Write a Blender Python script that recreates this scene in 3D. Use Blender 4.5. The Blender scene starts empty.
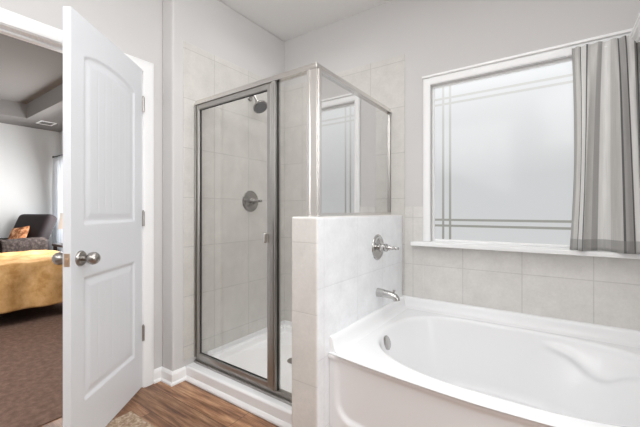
import bpy, bmesh, math, random
from mathutils import Vector, Matrix

random.seed(7)
PI = math.pi
scn = bpy.context.scene
C = scn.collection

# ------------------------------------------------------------------ camera
cam_d = bpy.data.cameras.new('camera')
cam_d.sensor_width = 36.0
cam_d.lens = 36.0 * 334.0 / 640.0
cam_d.shift_y = -2.5 / 640.0
cam_d.clip_start = 0.02
cam = bpy.data.objects.new('camera', cam_d)
C.objects.link(cam)
cam.location = (0, 0, 1.126)
cam.rotation_euler = (PI / 2, 0, math.atan2(0.571, 0.821))
scn.camera = cam

# ------------------------------------------------------------------ world, lights, exposure
w = bpy.data.worlds.new('world'); scn.world = w; w.use_nodes = True
w.node_tree.nodes['Background'].inputs[0].default_value = (0.85, 0.92, 1.0, 1)
w.node_tree.nodes['Background'].inputs[1].default_value = 0.6
scn.view_settings.view_transform = 'Standard'
scn.view_settings.look = 'None'
scn.view_settings.gamma = 1.0
scn.view_settings.use_curve_mapping = False
scn.view_settings.exposure = 0.0

def area(name, loc, target, sx, sy, watts, col):
    l = bpy.data.lights.new(name, 'AREA')
    l.shape = 'RECTANGLE'; l.size = sx; l.size_y = sy; l.energy = watts; l.color = col
    o = bpy.data.objects.new(name, l); C.objects.link(o)
    o.location = loc
    o.rotation_euler = (Vector(target) - Vector(loc)).to_track_quat('-Z', 'Y').to_euler()
    return o

area('ceiling_fill', (-0.4, 0.85, 2.67), (-0.4, 0.85, 0.0), 1.6, 1.2, 19, (0.975, 0.993, 1.0))  # added overhead fill, no ceiling fixture behind it
area('bathroom_light', (1.62, 0.66, 1.35), (-1.0, 0.75, 1.1), 1.0, 2.0, 44, (0.955, 0.985, 1.0))  # fill added on the right side, separate from the vanity bars
area('front_fill', (-1.25, -1.065, 1.95), (-1.45, 2.0, 1.5), 1.5, 1.1, 14, (0.985, 0.997, 1.0))  # large fill added at the wall behind the camera
area('camera_fill', (0.15, -0.55, 2.35), (-2.1, 1.4, 1.2), 0.7, 0.7, 6, (0.985, 0.997, 1.0)).data.spread = math.radians(110)  # added fill near the camera, stands in for bounced flash
area('shower_fill', (-1.52, 1.85, 2.67), (-1.52, 1.85, 0.0), 0.8, 0.75, 3.7, (1.0, 1.0, 1.0)).data.spread = math.radians(70)  # added fill to brighten the tile behind the glass, no real lamp
area('bedroom_daylight', (-5.6, 2.0, 1.4), (-5.6, 0.0, 1.0), 1.3, 1.3, 62, (0.985, 0.99, 1.0))
area('bedroom_fill', (-3.2, -1.3, 2.3), (-4.6, 0.9, 0.2), 1.2, 1.2, 105, (0.98, 0.99, 1.0))

# ------------------------------------------------------------------ node helpers
def new_mat(name):
    m = bpy.data.materials.new(name); m.use_nodes = True
    return m, m.node_tree, m.node_tree.nodes['Principled BSDF']

def N(nt, typ, **kw):
    n = nt.nodes.new(typ)
    for k, v in kw.items(): setattr(n, k, v)
    return n

def setin(n, **kw):
    for k, v in kw.items():
        n.inputs[k.replace('_', ' ')].default_value = v

def c4(c): return (c[0], c[1], c[2], 1.0)

def srgb(r, g, b):
    f = lambda v: ((v / 255 + 0.055) / 1.055) ** 2.4 if v > 10.3 else v / 255 / 12.92
    return (f(r), f(g), f(b))

def mix_col(nt, fac, a, b):
    m = N(nt, 'ShaderNodeMix', data_type='RGBA')
    for sock, v in ((m.inputs[0], fac), (m.inputs[6], a), (m.inputs[7], b)):
        if hasattr(v, 'is_output'): nt.links.new(v, sock)
        else: sock.default_value = v if not isinstance(v, tuple) else c4(v)
    return m.outputs[2]

def math_n(nt, op, a, b=0.0):
    m = N(nt, 'ShaderNodeMath', operation=op)
    for i, v in ((0, a), (1, b)):
        if hasattr(v, 'is_output'): nt.links.new(v, m.inputs[i])
        else: m.inputs[i].default_value = v
    return m.outputs[0]

def noise(nt, vec, scale, detail=4.0, rough=0.55):
    n = N(nt, 'ShaderNodeTexNoise')
    n.inputs['Scale'].default_value = scale
    n.inputs['Detail'].default_value = detail
    n.inputs['Roughness'].default_value = rough
    if vec is not None: nt.links.new(vec, n.inputs['Vector'])
    return n.outputs['Fac']

def bump(nt, b, height, strength, dist=0.01):
    n = N(nt, 'ShaderNodeBump')
    n.inputs['Strength'].default_value = strength
    n.inputs['Distance'].default_value = dist
    nt.links.new(height, n.inputs['Height'])
    nt.links.new(n.outputs[0], b.inputs['Normal'])

def plain(name, col, rough=0.5, metal=0.0, var=0.0, vscale=30.0, bmp=0.0, bscale=200.0, spec=0.5):
    m, nt, b = new_mat(name)
    setin(b, Roughness=rough, Metallic=metal)
    b.inputs['Specular IOR Level'].default_value = spec
    pos = N(nt, 'ShaderNodeTexCoord').outputs['Object']
    n = noise(nt, pos, vscale)
    lo = tuple(c * (1 - var) for c in col); hi = tuple(min(1, c * (1 + var)) for c in col)
    nt.links.new(mix_col(nt, n, lo, hi), b.inputs['Base Color'])
    if bmp: bump(nt, b, noise(nt, pos, bscale), bmp, 0.004)
    return m

def tile_mat(name, axis, o1, o2, col, rough=0.32, size=0.333, mort=0.84):
    m, nt, b = new_mat(name)
    geo = N(nt, 'ShaderNodeNewGeometry')
    sep = N(nt, 'ShaderNodeSeparateXYZ'); nt.links.new(geo.outputs['Position'], sep.inputs[0])
    a = sep.outputs[1] if axis == 'x' else sep.outputs[0]
    comb = N(nt, 'ShaderNodeCombineXYZ')
    nt.links.new(math_n(nt, 'SUBTRACT', a, o1 - 10 * size), comb.inputs[0])
    nt.links.new(math_n(nt, 'SUBTRACT', sep.outputs[2], o2 - 10 * size), comb.inputs[1])
    br = N(nt, 'ShaderNodeTexBrick', offset=0.0, squash=1.0)
    nt.links.new(comb.outputs[0], br.inputs['Vector'])
    setin(br, Scale=1.0, Mortar_Size=0.0028, Mortar_Smooth=0.3, Brick_Width=size, Row_Height=size, Bias=0.0)
    br.inputs['Color1'].default_value = c4(tuple(c * 0.985 for c in col))
    br.inputs['Color2'].default_value = c4(tuple(min(1, c * 1.015) for c in col))
    br.inputs['Mortar'].default_value = c4(tuple(c * mort for c in col))
    n1 = noise(nt, geo.outputs['Position'], 9.0, 6.0, 0.65)
    n2 = noise(nt, geo.outputs['Position'], 70.0, 3.0, 0.6)
    nn = math_n(nt, 'ADD', math_n(nt, 'MULTIPLY', n1, 0.7), math_n(nt, 'MULTIPLY', n2, 0.3))
    ramp = N(nt, 'ShaderNodeMapRange'); nt.links.new(nn, ramp.inputs[0])
    ramp.inputs[1].default_value = 0.3; ramp.inputs[2].default_value = 0.7
    ramp.inputs[3].default_value = 0.88; ramp.inputs[4].default_value = 1.06
    mul = N(nt, 'ShaderNodeMix', data_type='RGBA', blend_type='MULTIPLY')
    mul.inputs[0].default_value = 1.0
    nt.links.new(br.outputs['Color'], mul.inputs[6]); nt.links.new(ramp.outputs[0], mul.inputs[7])
    nt.links.new(mul.outputs[2], b.inputs['Base Color'])
    setin(b, Roughness=rough)
    bump(nt, b, math_n(nt, 'SUBTRACT', 1.0, br.outputs['Fac']), 0.35, 0.002)
    return m

def glass_mat(name, base, gain, cap, tint):
    m, nt, b = new_mat(name)
    nt.nodes.remove(b)
    out = [n for n in nt.nodes if n.type == 'OUTPUT_MATERIAL'][0]
    geo = N(nt, 'ShaderNodeNewGeometry')
    dt = N(nt, 'ShaderNodeVectorMath', operation='DOT_PRODUCT')
    nt.links.new(geo.outputs['Incoming'], dt.inputs[0]); nt.links.new(geo.outputs['Normal'], dt.inputs[1])
    c = math_n(nt, 'SUBTRACT', 1.0, math_n(nt, 'ABSOLUTE', dt.outputs['Value']))
    sch = math_n(nt, 'ADD', math_n(nt, 'MULTIPLY', math_n(nt, 'POWER', c, 5.0), 0.96), 0.04)
    f = math_n(nt, 'MINIMUM', math_n(nt, 'ADD', math_n(nt, 'MULTIPLY', sch, gain), base), cap)
    if base: f = math_n(nt, 'MULTIPLY', f, math_n(nt, 'SUBTRACT', 1.0, geo.outputs['Backfacing']))
    tr = N(nt, 'ShaderNodeBsdfTransparent'); tr.inputs[0].default_value = c4(tint)
    gl = N(nt, 'ShaderNodeBsdfGlossy'); gl.inputs['Roughness'].default_value = 0.0
    mx = N(nt, 'ShaderNodeMixShader')
    nt.links.new(f, mx.inputs[0]); nt.links.new(tr.outputs[0], mx.inputs[1]); nt.links.new(gl.outputs[0], mx.inputs[2])
    nt.links.new(mx.outputs[0], out.inputs['Surface'])
    return m

# ------------------------------------------------------------------ materials
PAINT = plain('paint_grey', srgb(212, 210, 209), 0.75, var=0.012, vscale=3, bmp=0.05, bscale=300, spec=0.2)
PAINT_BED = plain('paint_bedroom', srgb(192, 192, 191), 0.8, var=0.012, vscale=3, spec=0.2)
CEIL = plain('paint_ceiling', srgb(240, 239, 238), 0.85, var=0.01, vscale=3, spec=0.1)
CEIL_BED = plain('shaded_bedroom_ceiling', srgb(128, 125, 123), 0.85, var=0.01, vscale=3, spec=0.1)  # dim shade on the ceiling put into a darker base colour
TRIM = plain('trim_white', srgb(248, 248, 248), 0.35, var=0.01, vscale=8)
DOORW = plain('door_white', srgb(231, 233, 237), 0.4, var=0.008, vscale=8)
ACRYL = plain('white_acrylic', srgb(245, 245, 246), 0.16, var=0.005, vscale=4)
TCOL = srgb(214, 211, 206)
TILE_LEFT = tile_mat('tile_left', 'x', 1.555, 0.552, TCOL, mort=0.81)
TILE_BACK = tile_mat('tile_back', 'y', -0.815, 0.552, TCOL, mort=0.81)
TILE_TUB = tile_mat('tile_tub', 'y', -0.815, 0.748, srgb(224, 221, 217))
TILE_FACE_LIT = tile_mat('tile_face_lit', 'x', 1.313, 0.762, srgb(243, 244, 246), mort=0.91)  # strong side light put into whiter tile and fainter grout
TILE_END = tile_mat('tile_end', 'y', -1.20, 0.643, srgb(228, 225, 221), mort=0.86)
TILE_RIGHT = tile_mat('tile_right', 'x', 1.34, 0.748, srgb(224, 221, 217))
TILE_PLAIN = plain('tile_plain', srgb(231, 229, 226), 0.3, var=0.02, vscale=15)
NICKEL = plain('brushed_nickel', (0.42, 0.40, 0.38), 0.28, 1.0, var=0.04, vscale=60)
ALU = plain('satin_aluminium', (0.43, 0.415, 0.395), 0.34, 1.0, var=0.03, vscale=40)
ALU_SHINE = plain('highlit_aluminium', (0.74, 0.715, 0.69), 0.24, 1.0, var=0.03, vscale=40)  # same frame metal, highlights put into a lighter base colour
CHROME = plain('chrome', (0.52, 0.51, 0.50), 0.10, 1.0)
SATIN = plain('satin_nickel', (0.36, 0.345, 0.33), 0.22, 1.0)
SEAL = plain('black_seal', (0.02, 0.02, 0.02), 0.6)
RUBBER = plain('grey_nozzles', (0.10, 0.10, 0.105), 0.5)
GLASS = glass_mat('clear_glass', 0.0, 1.0, 0.9, (0.985, 0.985, 0.98))
GLASS_COATED = glass_mat('coated_glass', 0.76, 1.8, 0.94, (0.98, 0.975, 0.97))
BRASS = plain('latch_metal', srgb(222, 196, 172), 0.4, 1.0)
LEATHER = plain('charcoal_leather', srgb(34, 28, 29), 0.55, var=0.25, vscale=14, bmp=0.2, bscale=90, spec=0.12)
DARKWOOD = plain('dark_wood', srgb(52, 42, 38), 0.4, var=0.2, vscale=18)
SHADE = plain('lamp_fabric', srgb(238, 234, 228), 0.8, var=0.02)

def wood_floor():
    m, nt, b = new_mat('wood_planks')
    pos = N(nt, 'ShaderNodeNewGeometry').outputs['Position']
    mp = N(nt, 'ShaderNodeMapping'); nt.links.new(pos, mp.inputs[0])
    mp.inputs['Location'].default_value = (12.37, 10.096, 0)
    br = N(nt, 'ShaderNodeTexBrick', offset=0.37, offset_frequency=3)
    nt.links.new(mp.outputs[0], br.inputs['Vector'])
    setin(br, Scale=1.0, Mortar_Size=0.0012, Mortar_Smooth=0.1, Brick_Width=1.22, Row_Height=0.152, Bias=0.0)
    br.inputs['Color1'].default_value = (0, 0, 0, 1); br.inputs['Color2'].default_value = (1, 1, 1, 1)
    br.inputs['Mortar'].default_value = (0.4, 0.4, 0.4, 1)
    # grain along X
    mp2 = N(nt, 'ShaderNodeMapping'); nt.links.new(pos, mp2.inputs[0])
    mp2.inputs['Scale'].default_value = (1.6, 15.0, 1.0)
    off = N(nt, 'ShaderNodeVectorMath', operation='ADD')
    nt.links.new(mp2.outputs[0], off.inputs[0])
    sc = N(nt, 'ShaderNodeVectorMath', operation='SCALE'); sc.inputs['Scale'].default_value = 7.0
    nt.links.new(br.outputs['Color'], sc.inputs[0]); nt.links.new(sc.outputs[0], off.inputs[1])
    n1 = noise(nt, off.outputs[0], 1.9, 8.0, 0.62)
    mp3 = N(nt, 'ShaderNodeMapping'); nt.links.new(off.outputs[0], mp3.inputs[0])
    mp3.inputs['Scale'].default_value = (1.2, 11.0, 1.0)
    n2 = noise(nt, mp3.outputs[0], 3.0, 4.0, 0.6)
    s = math_n(nt, 'ADD', math_n(nt, 'MULTIPLY', n1, 0.65), math_n(nt, 'MULTIPLY', n2, 0.35))
    cr = N(nt, 'ShaderNodeValToRGB'); nt.links.new(s, cr.inputs[0])
    e = cr.color_ramp.elements
    e[0].position = 0.36; e[0].color = c4(srgb(78, 53, 39))
    e[1].position = 0.68; e[1].color = c4(srgb(200, 162, 126))
    k = e.new(0.5); k.color = c4(srgb(142, 102, 75))
    tone = mix_col(nt, br.outputs['Color'], (0.74, 0.74, 0.74), (1.28, 1.26, 1.22))
    mul = N(nt, 'ShaderNodeMix', data_type='RGBA', blend_type='MULTIPLY'); mul.inputs[0].default_value = 1.0
    nt.links.new(cr.outputs[0], mul.inputs[6]); nt.links.new(tone, mul.inputs[7])
    fin = mix_col(nt, br.outputs['Fac'], mul.outputs[2], srgb(50, 34, 26))
    nt.links.new(fin, b.inputs['Base Color'])
    setin(b, Roughness=0.42)
    bump(nt, b, s, 0.08, 0.003)
    return m
WOOD = wood_floor()

def speckle(name, dark, mid, light, scale, rough=0.95, bmp=0.6, bscale=240, lo=0.38, hi=0.64):
    m, nt, b = new_mat(name)
    pos = N(nt, 'ShaderNodeNewGeometry').outputs['Position']
    n1 = noise(nt, pos, scale, 6.0, 0.7)
    cr = N(nt, 'ShaderNodeValToRGB'); nt.links.new(n1, cr.inputs[0])
    e = cr.color_ramp.elements
    e[0].position = lo; e[0].color = c4(dark); e[1].position = hi; e[1].color = c4(light)
    k = e.new((lo + hi) / 2); k.color = c4(mid)
    nt.links.new(cr.outputs[0], b.inputs['Base Color'])
    setin(b, Roughness=rough); b.inputs['Specular IOR Level'].default_value = 0.1
    bump(nt, b, noise(nt, pos, bscale, 2.0), bmp, 0.01)
    return m
CARPET = speckle('brown_carpet', srgb(118, 94, 82), srgb(132, 106, 93), srgb(144, 118, 104), 26)
RUG = speckle('mottled_rug', srgb(146, 122, 102), srgb(176, 152, 130), srgb(214, 196, 176), 60, lo=0.34, hi=0.66)
QUILT = speckle('mustard_cotton', srgb(200, 150, 92), srgb(218, 172, 114), srgb(232, 190, 136), 7, 0.85, 0.35, 40)
KNIT = speckle('grey_knit', srgb(46, 40, 38), srgb(64, 56, 53), srgb(84, 75, 71), 24, 0.95, 0.8, 150)
CUSHION_FAB = speckle('rust_pattern', srgb(110, 70, 48), srgb(172, 116, 80), srgb(222, 178, 140), 14, 0.9, 0.3, 100)

def emit(name, col, strength, gloss=0.0, grad=None):
    m, nt, b = new_mat(name)
    setin(b, Roughness=0.12)
    b.inputs['Base Color'].default_value = c4((0.05, 0.05, 0.05))
    b.inputs['Specular IOR Level'].default_value = gloss
    b.inputs['Emission Color'].default_value = c4(col)
    b.inputs['Emission Strength'].default_value = strength
    return m, nt, b
BULB = emit('lit_bulb', (1.0, 0.93, 0.85), 9.0)[0]
BEDPANE = emit('bedroom_pane', (0.92, 0.96, 1.0), 6.0)[0]

def frosted():
    # daylight glowing through frosted glass, with clear etched double lines
    m, nt, b = emit('frosted_glass', (0.95, 0.975, 1.0), 0.78, 0.3)
    pos = N(nt, 'ShaderNodeNewGeometry').outputs['Position']
    sep = N(nt, 'ShaderNodeSeparateXYZ'); nt.links.new(pos, sep.inputs[0])
    x, z = sep.outputs[0], sep.outputs[2]
    def line(v, c, hw):
        return math_n(nt, 'LESS_THAN', math_n(nt, 'ABSOLUTE', math_n(nt, 'SUBTRACT', v, c)), hw)
    tot = None
    for v, c in ((x, -0.622), (x, -0.576), (x, 0.215), (x, 0.169), (z, 1.065), (z, 1.025), (z, 1.905), (z, 1.866)):
        l = line(v, c, 0.0075)
        tot = l if tot is None else math_n(nt, 'MAXIMUM', tot, l)
    n = noise(nt, pos, 1.6, 2.0)
    # brighter sky seen through the upper part of the pane
    mr = N(nt, 'ShaderNodeMapRange'); nt.links.new(z, mr.inputs[0])
    mr.inputs[1].default_value = 1.35; mr.inputs[2].default_value = 2.0
    mr.inputs[3].default_value = 0.60; mr.inputs[4].default_value = 0.88
    base = mix_col(nt, n, (0.93, 0.965, 0.99), (1.0, 1.0, 1.0))
    # garden low down, sky higher up, seen through the clear lines
    ml = N(nt, 'ShaderNodeMapRange'); nt.links.new(z, ml.inputs[0])
    ml.inputs[1].default_value = 1.0; ml.inputs[2].default_value = 1.85
    ml.inputs[3].default_value = 0.0; ml.inputs[4].default_value = 1.0
    lc = mix_col(nt, ml.outputs[0], (0.46, 0.46, 0.41), (0.82, 0.82, 0.80))
    col = mix_col(nt, tot, base, lc)
    nt.links.new(col, b.inputs['Emission Color'])
    nt.links.new(mr.outputs[0], b.inputs['Emission Strength'])
    return m
FROST = frosted()

def striped_curtain():
    m, nt, b = new_mat('striped_sheer')
    uv = N(nt, 'ShaderNodeUVMap'); uv.uv_map = 'UVMap'
    sep = N(nt, 'ShaderNodeSeparateXYZ'); nt.links.new(uv.outputs[0], sep.inputs[0])
    cr = N(nt, 'ShaderNodeValToRGB'); cr.color_ramp.interpolation = 'CONSTANT'
    nt.links.new(sep.outputs[0], cr.inputs[0])
    e = cr.color_ramp.elements
    L, G, K, D = srgb(253, 252, 250), srgb(231, 229, 226), srgb(200, 198, 196), srgb(122, 121, 121)  # stripe tones also carry painted light and shade of the folds
    e[0].position = 0.0; e[0].color = c4(K); e[1].position = 0.035; e[1].color = c4(G)
    for p_, c in ((0.09, D), (0.105, L), (0.165, D), (0.185, G), (0.30, K), (0.35, L), (0.44, G), (0.51, D), (0.525, K), (0.585, D),
                  (0.60, L), (0.675, K), (0.70, D), (0.72, K), (0.75, L), (0.83, G), (0.88, D), (0.90, G), (0.95, L)):
        k = e.new(p_); k.color = c4(c)
    comb = N(nt, 'ShaderNodeMapping'); nt.links.new(uv.outputs[0], comb.inputs[0])
    comb.inputs['Scale'].default_value = (160.0, 6.0, 1.0)
    n = noise(nt, comb.outputs[0], 1.0, 3.0)
    slub = mix_col(nt, n, (0.80, 0.80, 0.80), (1.1, 1.1, 1.1))
    mul = N(nt, 'ShaderNodeMix', data_type='RGBA', blend_type='MULTIPLY'); mul.inputs[0].default_value = 1.0
    nt.links.new(cr.outputs[0], mul.inputs[6]); nt.links.new(slub, mul.inputs[7])
    hem = math_n(nt, 'LESS_THAN', sep.outputs[1], 0.055)
    colr = mix_col(nt, math_n(nt, 'MULTIPLY', hem, 0.5), mul.outputs[2], srgb(150, 148, 145))
    nt.links.new(colr, b.inputs['Base Color'])
    setin(b, Roughness=0.9); b.inputs['Specular IOR Level'].default_value = 0.05
    tl = N(nt, 'ShaderNodeBsdfTranslucent'); nt.links.new(colr, tl.inputs[0])
    tp = N(nt, 'ShaderNodeBsdfTransparent')
    out = [q for q in nt.nodes if q.type == 'OUTPUT_MATERIAL'][0]
    m1 = N(nt, 'ShaderNodeMixShader'); m1.inputs[0].default_value = 0.25
    nt.links.new(b.outputs[0], m1.inputs[1]); nt.links.new(tl.outputs[0], m1.inputs[2])
    m2 = N(nt, 'ShaderNodeMixShader'); m2.inputs[0].default_value = 0.16
    nt.links.new(m1.outputs[0], m2.inputs[1]); nt.links.new(tp.outputs[0], m2.inputs[2])
    nt.links.new(m2.outputs[0], out.inputs['Surface'])
    return m
STRIPED = striped_curtain()
SHEER = plain('white_sheer', srgb(236, 238, 240), 0.9, var=0.03, spec=0.05)
_nt = SHEER.node_tree; _b = _nt.nodes['Principled BSDF']
_tl = N(_nt, 'ShaderNodeBsdfTranslucent'); _tl.inputs[0].default_value = (0.85, 0.86, 0.88, 1)
_mx = N(_nt, 'ShaderNodeMixShader'); _mx.inputs[0].default_value = 0.5
_nt.links.new(_b.outputs[0], _mx.inputs[1]); _nt.links.new(_tl.outputs[0], _mx.inputs[2])
_nt.links.new(_mx.outputs[0], [q for q in _nt.nodes if q.type == 'OUTPUT_MATERIAL'][0].inputs['Surface'])

# ------------------------------------------------------------------ mesh helpers
def woff(o):
    v = Vector((0, 0, 0))
    while o is not None:
        v += o.location; o = o.parent
    return v

def obj(name, bm, mats, parent=None, local=False, smooth=None, bev=0.0, seg=2, kind=None):
    """Link bm as ONE mesh object.  World-built meshes under a parent are moved into its frame."""
    if parent is not None and not local:
        bmesh.ops.translate(bm, verts=bm.verts, vec=-woff(parent))
    me = bpy.data.meshes.new(name)
    bmesh.ops.recalc_face_normals(bm, faces=bm.faces)
    bm.to_mesh(me); bm.free()
    for m in (mats if isinstance(mats, (list, tuple)) else [mats]): me.materials.append(m)
    o = bpy.data.objects.new(name, me); C.objects.link(o)
    if parent is not None: o.parent = parent
    if bev:
        b = o.modifiers.new('bevel', 'BEVEL'); b.width = bev; b.segments = seg; b.limit_method = 'ANGLE'
        b.angle_limit = math.radians(40); b.harden_normals = False
    if smooth is not None:
        for p in me.polygons: p.use_smooth = True
        if smooth < 180:
            try: me.set_sharp_from_angle(angle=math.radians(smooth))
            except Exception: pass
    if kind: o['kind'] = kind
    return o

def struct(name, bm, mats, parent=None, **kw):
    return obj(name, bm, mats, parent, kind='structure' if parent is None else None, **kw)

def thing(name, label, cat, loc, rz=0.0, group=None):
    o = bpy.data.objects.new(name, None); C.objects.link(o)
    o.empty_display_size = 0.1
    o.location = loc; o.rotation_euler = (0, 0, rz)
    return tag(o, label, cat, group)

def tag(o, label, cat, group=None):
    o['label'] = label; o['category'] = cat
    if group: o['group'] = group
    return o

def BM(): return bmesh.new()

def box(bm, x0, x1, y0, y1, z0, z1, mi=0):
    vs = [bm.verts.new((x, y, z)) for x in (x0, x1) for y in (y0, y1) for z in (z0, z1)]
    F = [(0, 1, 3, 2), (4, 6, 7, 5), (0, 4, 5, 1), (2, 3, 7, 6), (0, 2, 6, 4), (1, 5, 7, 3)]
    out = []
    for f in F:
        q = bm.faces.new([vs[i] for i in f]); q.material_index = mi; out.append(q)
    return out

def B(*a, **k):
    bm = BM(); box(bm, *a, **k); return bm

def frame_axes(d):
    d = Vector(d).normalized()
    up = Vector((0, 0, 1)) if abs(d.z) < 0.95 else Vector((1, 0, 0))
    a = d.cross(up).normalized(); b = d.cross(a).normalized()
    return d, a, b

def lathe(bm, origin, axis, prof, seg=32):
    """prof: (distance along axis, radius)"""
    o = Vector(origin); d, a, b = frame_axes(axis)
    rings = []
    for t, r in prof:
        if r < 1e-6:
            rings.append([bm.verts.new(o + d * t)])
        else:
            rings.append([bm.verts.new(o + d * t + a * (r * math.cos(2 * PI * i / seg)) + b * (r * math.sin(2 * PI * i / seg))) for i in range(seg)])
    for p, q in zip(rings, rings[1:]):
        for i in range(seg):
            j = (i + 1) % seg
            if len(p) == 1 and len(q) == 1: continue
            if len(p) == 1: bm.faces.new((p[0], q[i], q[j]))
            elif len(q) == 1: bm.faces.new((p[i], p[j], q[0]))
            else: bm.faces.new((p[i], p[j], q[j], q[i]))
    for r in (rings[0], rings[-1]):
        if len(r) > 2:
            try: bm.faces.new(r)
            except ValueError: pass
    return bm

def tube(bm, pts, rad, seg=16):
    pts = [Vector(p) for p in pts]
    rads = rad if isinstance(rad, (list, tuple)) else [rad] * len(pts)
    rings = []; prev = None
    for i, p in enumerate(pts):
        t = (pts[min(i + 1, len(pts) - 1)] - pts[max(i - 1, 0)]).normalized()
        if prev is None: _, a, b = frame_axes(t)
        else:
            a = (prev - t * prev.dot(t)).normalized(); b = t.cross(a)
        prev = a
        rings.append([bm.verts.new(p + a * (rads[i] * math.cos(2 * PI * k / seg)) + b * (rads[i] * math.sin(2 * PI * k / seg))) for k in range(seg)])
    for p, q in zip(rings, rings[1:]):
        for i in range(seg):
            j = (i + 1) % seg
            bm.faces.new((p[i], p[j], q[j], q[i]))
    bm.faces.new(rings[0]); bm.faces.new(rings[-1])
    return bm

def sweep_profile(bm, path, prof, closed=False):
    """path: list of (point, outward normal vec) ; prof: (out, z) pairs -> moulding strip"""
    rings = [[bm.verts.new(Vector(p) + Vector(n) * o + Vector((0, 0, z))) for o, z in prof] for p, n in path]
    for a, b in zip(rings, rings[1:]):
        for i in range(len(prof)):
            j = (i + 1) % len(prof)
            bm.faces.new((a[i], a[j], b[j], b[i]))
    bm.faces.new(rings[0]); bm.faces.new(rings[-1])
    return bm

def rbox(bm, cx, cy, cz, sx, sy, sz, r, rot=None, seg=4):
    """rounded box, centred; rot is a Matrix applied about the centre"""
    t = BM(); box(t, -sx / 2, sx / 2, -sy / 2, sy / 2, -sz / 2, sz / 2)
    bmesh.ops.recalc_face_normals(t, faces=t.faces)
    bmesh.ops.bevel(t, geom=list(t.edges), offset=r, segments=seg, profile=0.5, affect='EDGES')
    M = Matrix.Translation((cx, cy, cz)) @ (rot if rot is not None else Matrix.Identity(4))
    bmesh.ops.transform(t, matrix=M, verts=t.verts)
    me = bpy.data.meshes.new('tmp'); t.to_mesh(me); t.free()
    bm.from_mesh(me); bpy.data.meshes.remove(me)
    return bm

def sstep(e0, e1, x):
    t = max(0.0, min(1.0, (x - e0) / (e1 - e0))); return t * t * (3 - 2 * t)

# ================================================================== STRUCTURE
ZC = 2.69                    # bathroom ceiling
XD = -2.15                   # door wall face
YB = 2.34                    # back wall face
XS = -2.025                  # shower wall face
XR = 0.48                    # wall at the foot of the tub
struct('floor', B(-2.2, 1.75, -1.25, 2.45, -0.06, 0.0), WOOD)
struct('floor_carpet', B(-7.15, -2.2, -1.75, 2.3, -0.06, 0.004), CARPET)
struct('ceiling', B(-2.265, 1.75, -1.25, 2.45, ZC, ZC + 0.08), CEIL)

bm = BM()                                       # door wall with its opening
OY0, OY1, OZ = 0.415, 1.112, 2.03
box(bm, XD - 0.115, XD, -1.25, OY0, 0, ZC)
box(bm, XD - 0.115, XD, OY1, 2.45, 0, ZC)
box(bm, XD - 0.115, XD, OY0, OY1, OZ, ZC)
struct('wall_left', bm, PAINT)
struct('wall_shower', B(XD, XS, 1.235, 2.45, 0, ZC), PAINT, bev=0.012)
bm = BM()                                       # back wall with the window opening
WX0, WX1, WZ0, WZ1 = -0.694, 0.287, 0.915, 2.000
box(bm, XS, WX0, YB, YB + 0.14, 0, ZC)
box(bm, WX1, 0.62, YB, YB + 0.14, 0, ZC)
box(bm, WX0, WX1, YB, YB + 0.14, 0, WZ0 - 0.028)
box(bm, WX0, WX1, YB, YB + 0.14, WZ1, ZC)
struct('wall_back', bm, PAINT)
struct('wall_right', B(XR, 1.75, 1.26, YB, 0, ZC), PAINT)
struct('wall_side', B(1.65, 1.75, -1.25, 1.26, 0, ZC), PAINT)
struct('wall_front', B(XD, 1.65, -1.25, -1.1, 0, ZC), PAINT)

# ---- tile fields
TT = 0.008
TZ = 2.262
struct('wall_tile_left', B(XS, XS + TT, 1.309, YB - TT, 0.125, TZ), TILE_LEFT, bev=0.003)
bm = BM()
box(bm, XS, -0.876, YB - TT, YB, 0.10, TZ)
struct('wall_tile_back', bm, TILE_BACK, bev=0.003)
bm = BM()
box(bm, -0.876, -0.742, YB - TT, YB, 0.50, 1.158)
box(bm, -0.742, XR, YB - TT, YB, 0.50, 0.887)
struct('wall_tile_tub', bm, TILE_TUB, bev=0.002)
struct('wall_tile_right', B(XR - TT, XR, 1.27, YB - TT, 0.50, 1.158), TILE_RIGHT, bev=0.002)
# half wall between the shower and the tub
HX0, HX1, HY0, HZ = -1.046, -0.89, 1.256, 1.098
bm = BM()
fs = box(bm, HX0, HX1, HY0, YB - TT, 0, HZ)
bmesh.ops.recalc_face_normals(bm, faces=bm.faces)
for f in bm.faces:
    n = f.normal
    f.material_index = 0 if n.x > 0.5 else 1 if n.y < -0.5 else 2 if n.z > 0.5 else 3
struct('wall_half', bm, [TILE_FACE_LIT, TILE_END, TILE_PLAIN, TILE_LEFT], bev=0.010, seg=3)

# ---- baseboards
prof = [(0, 0), (0.022, 0), (0.022, 0.010), (0.0165, 0.018), (0.014, 0.020), (0.014, 0.066), (0.009, 0.078), (0.004, 0.084), (0, 0.084)]
bm = BM()
sweep_profile(bm, [((XD, 1.170, 0), (1, 0, 0)), ((XD, 1.235, 0), (1, -1, 0)), ((XS, 1.235, 0), (1, -1, 0)), ((XS, 1.3245, 0), (1, 0, 0))], prof)
struct('baseboard_left', bm, TRIM)
bm = BM()
sweep_profile(bm, [((XD, 0.352, 0), (1, 0, 0)), ((XD, -1.1, 0), (1, 1, 0)), ((1.65, -1.1, 0), (-1, 1, 0)), ((1.65, 1.26, 0), (-1, -1, 0)), ((XR + 0.002, 1.26, 0), (0, -1, 0))], prof)
struct('baseboard_front', bm, TRIM)

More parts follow.
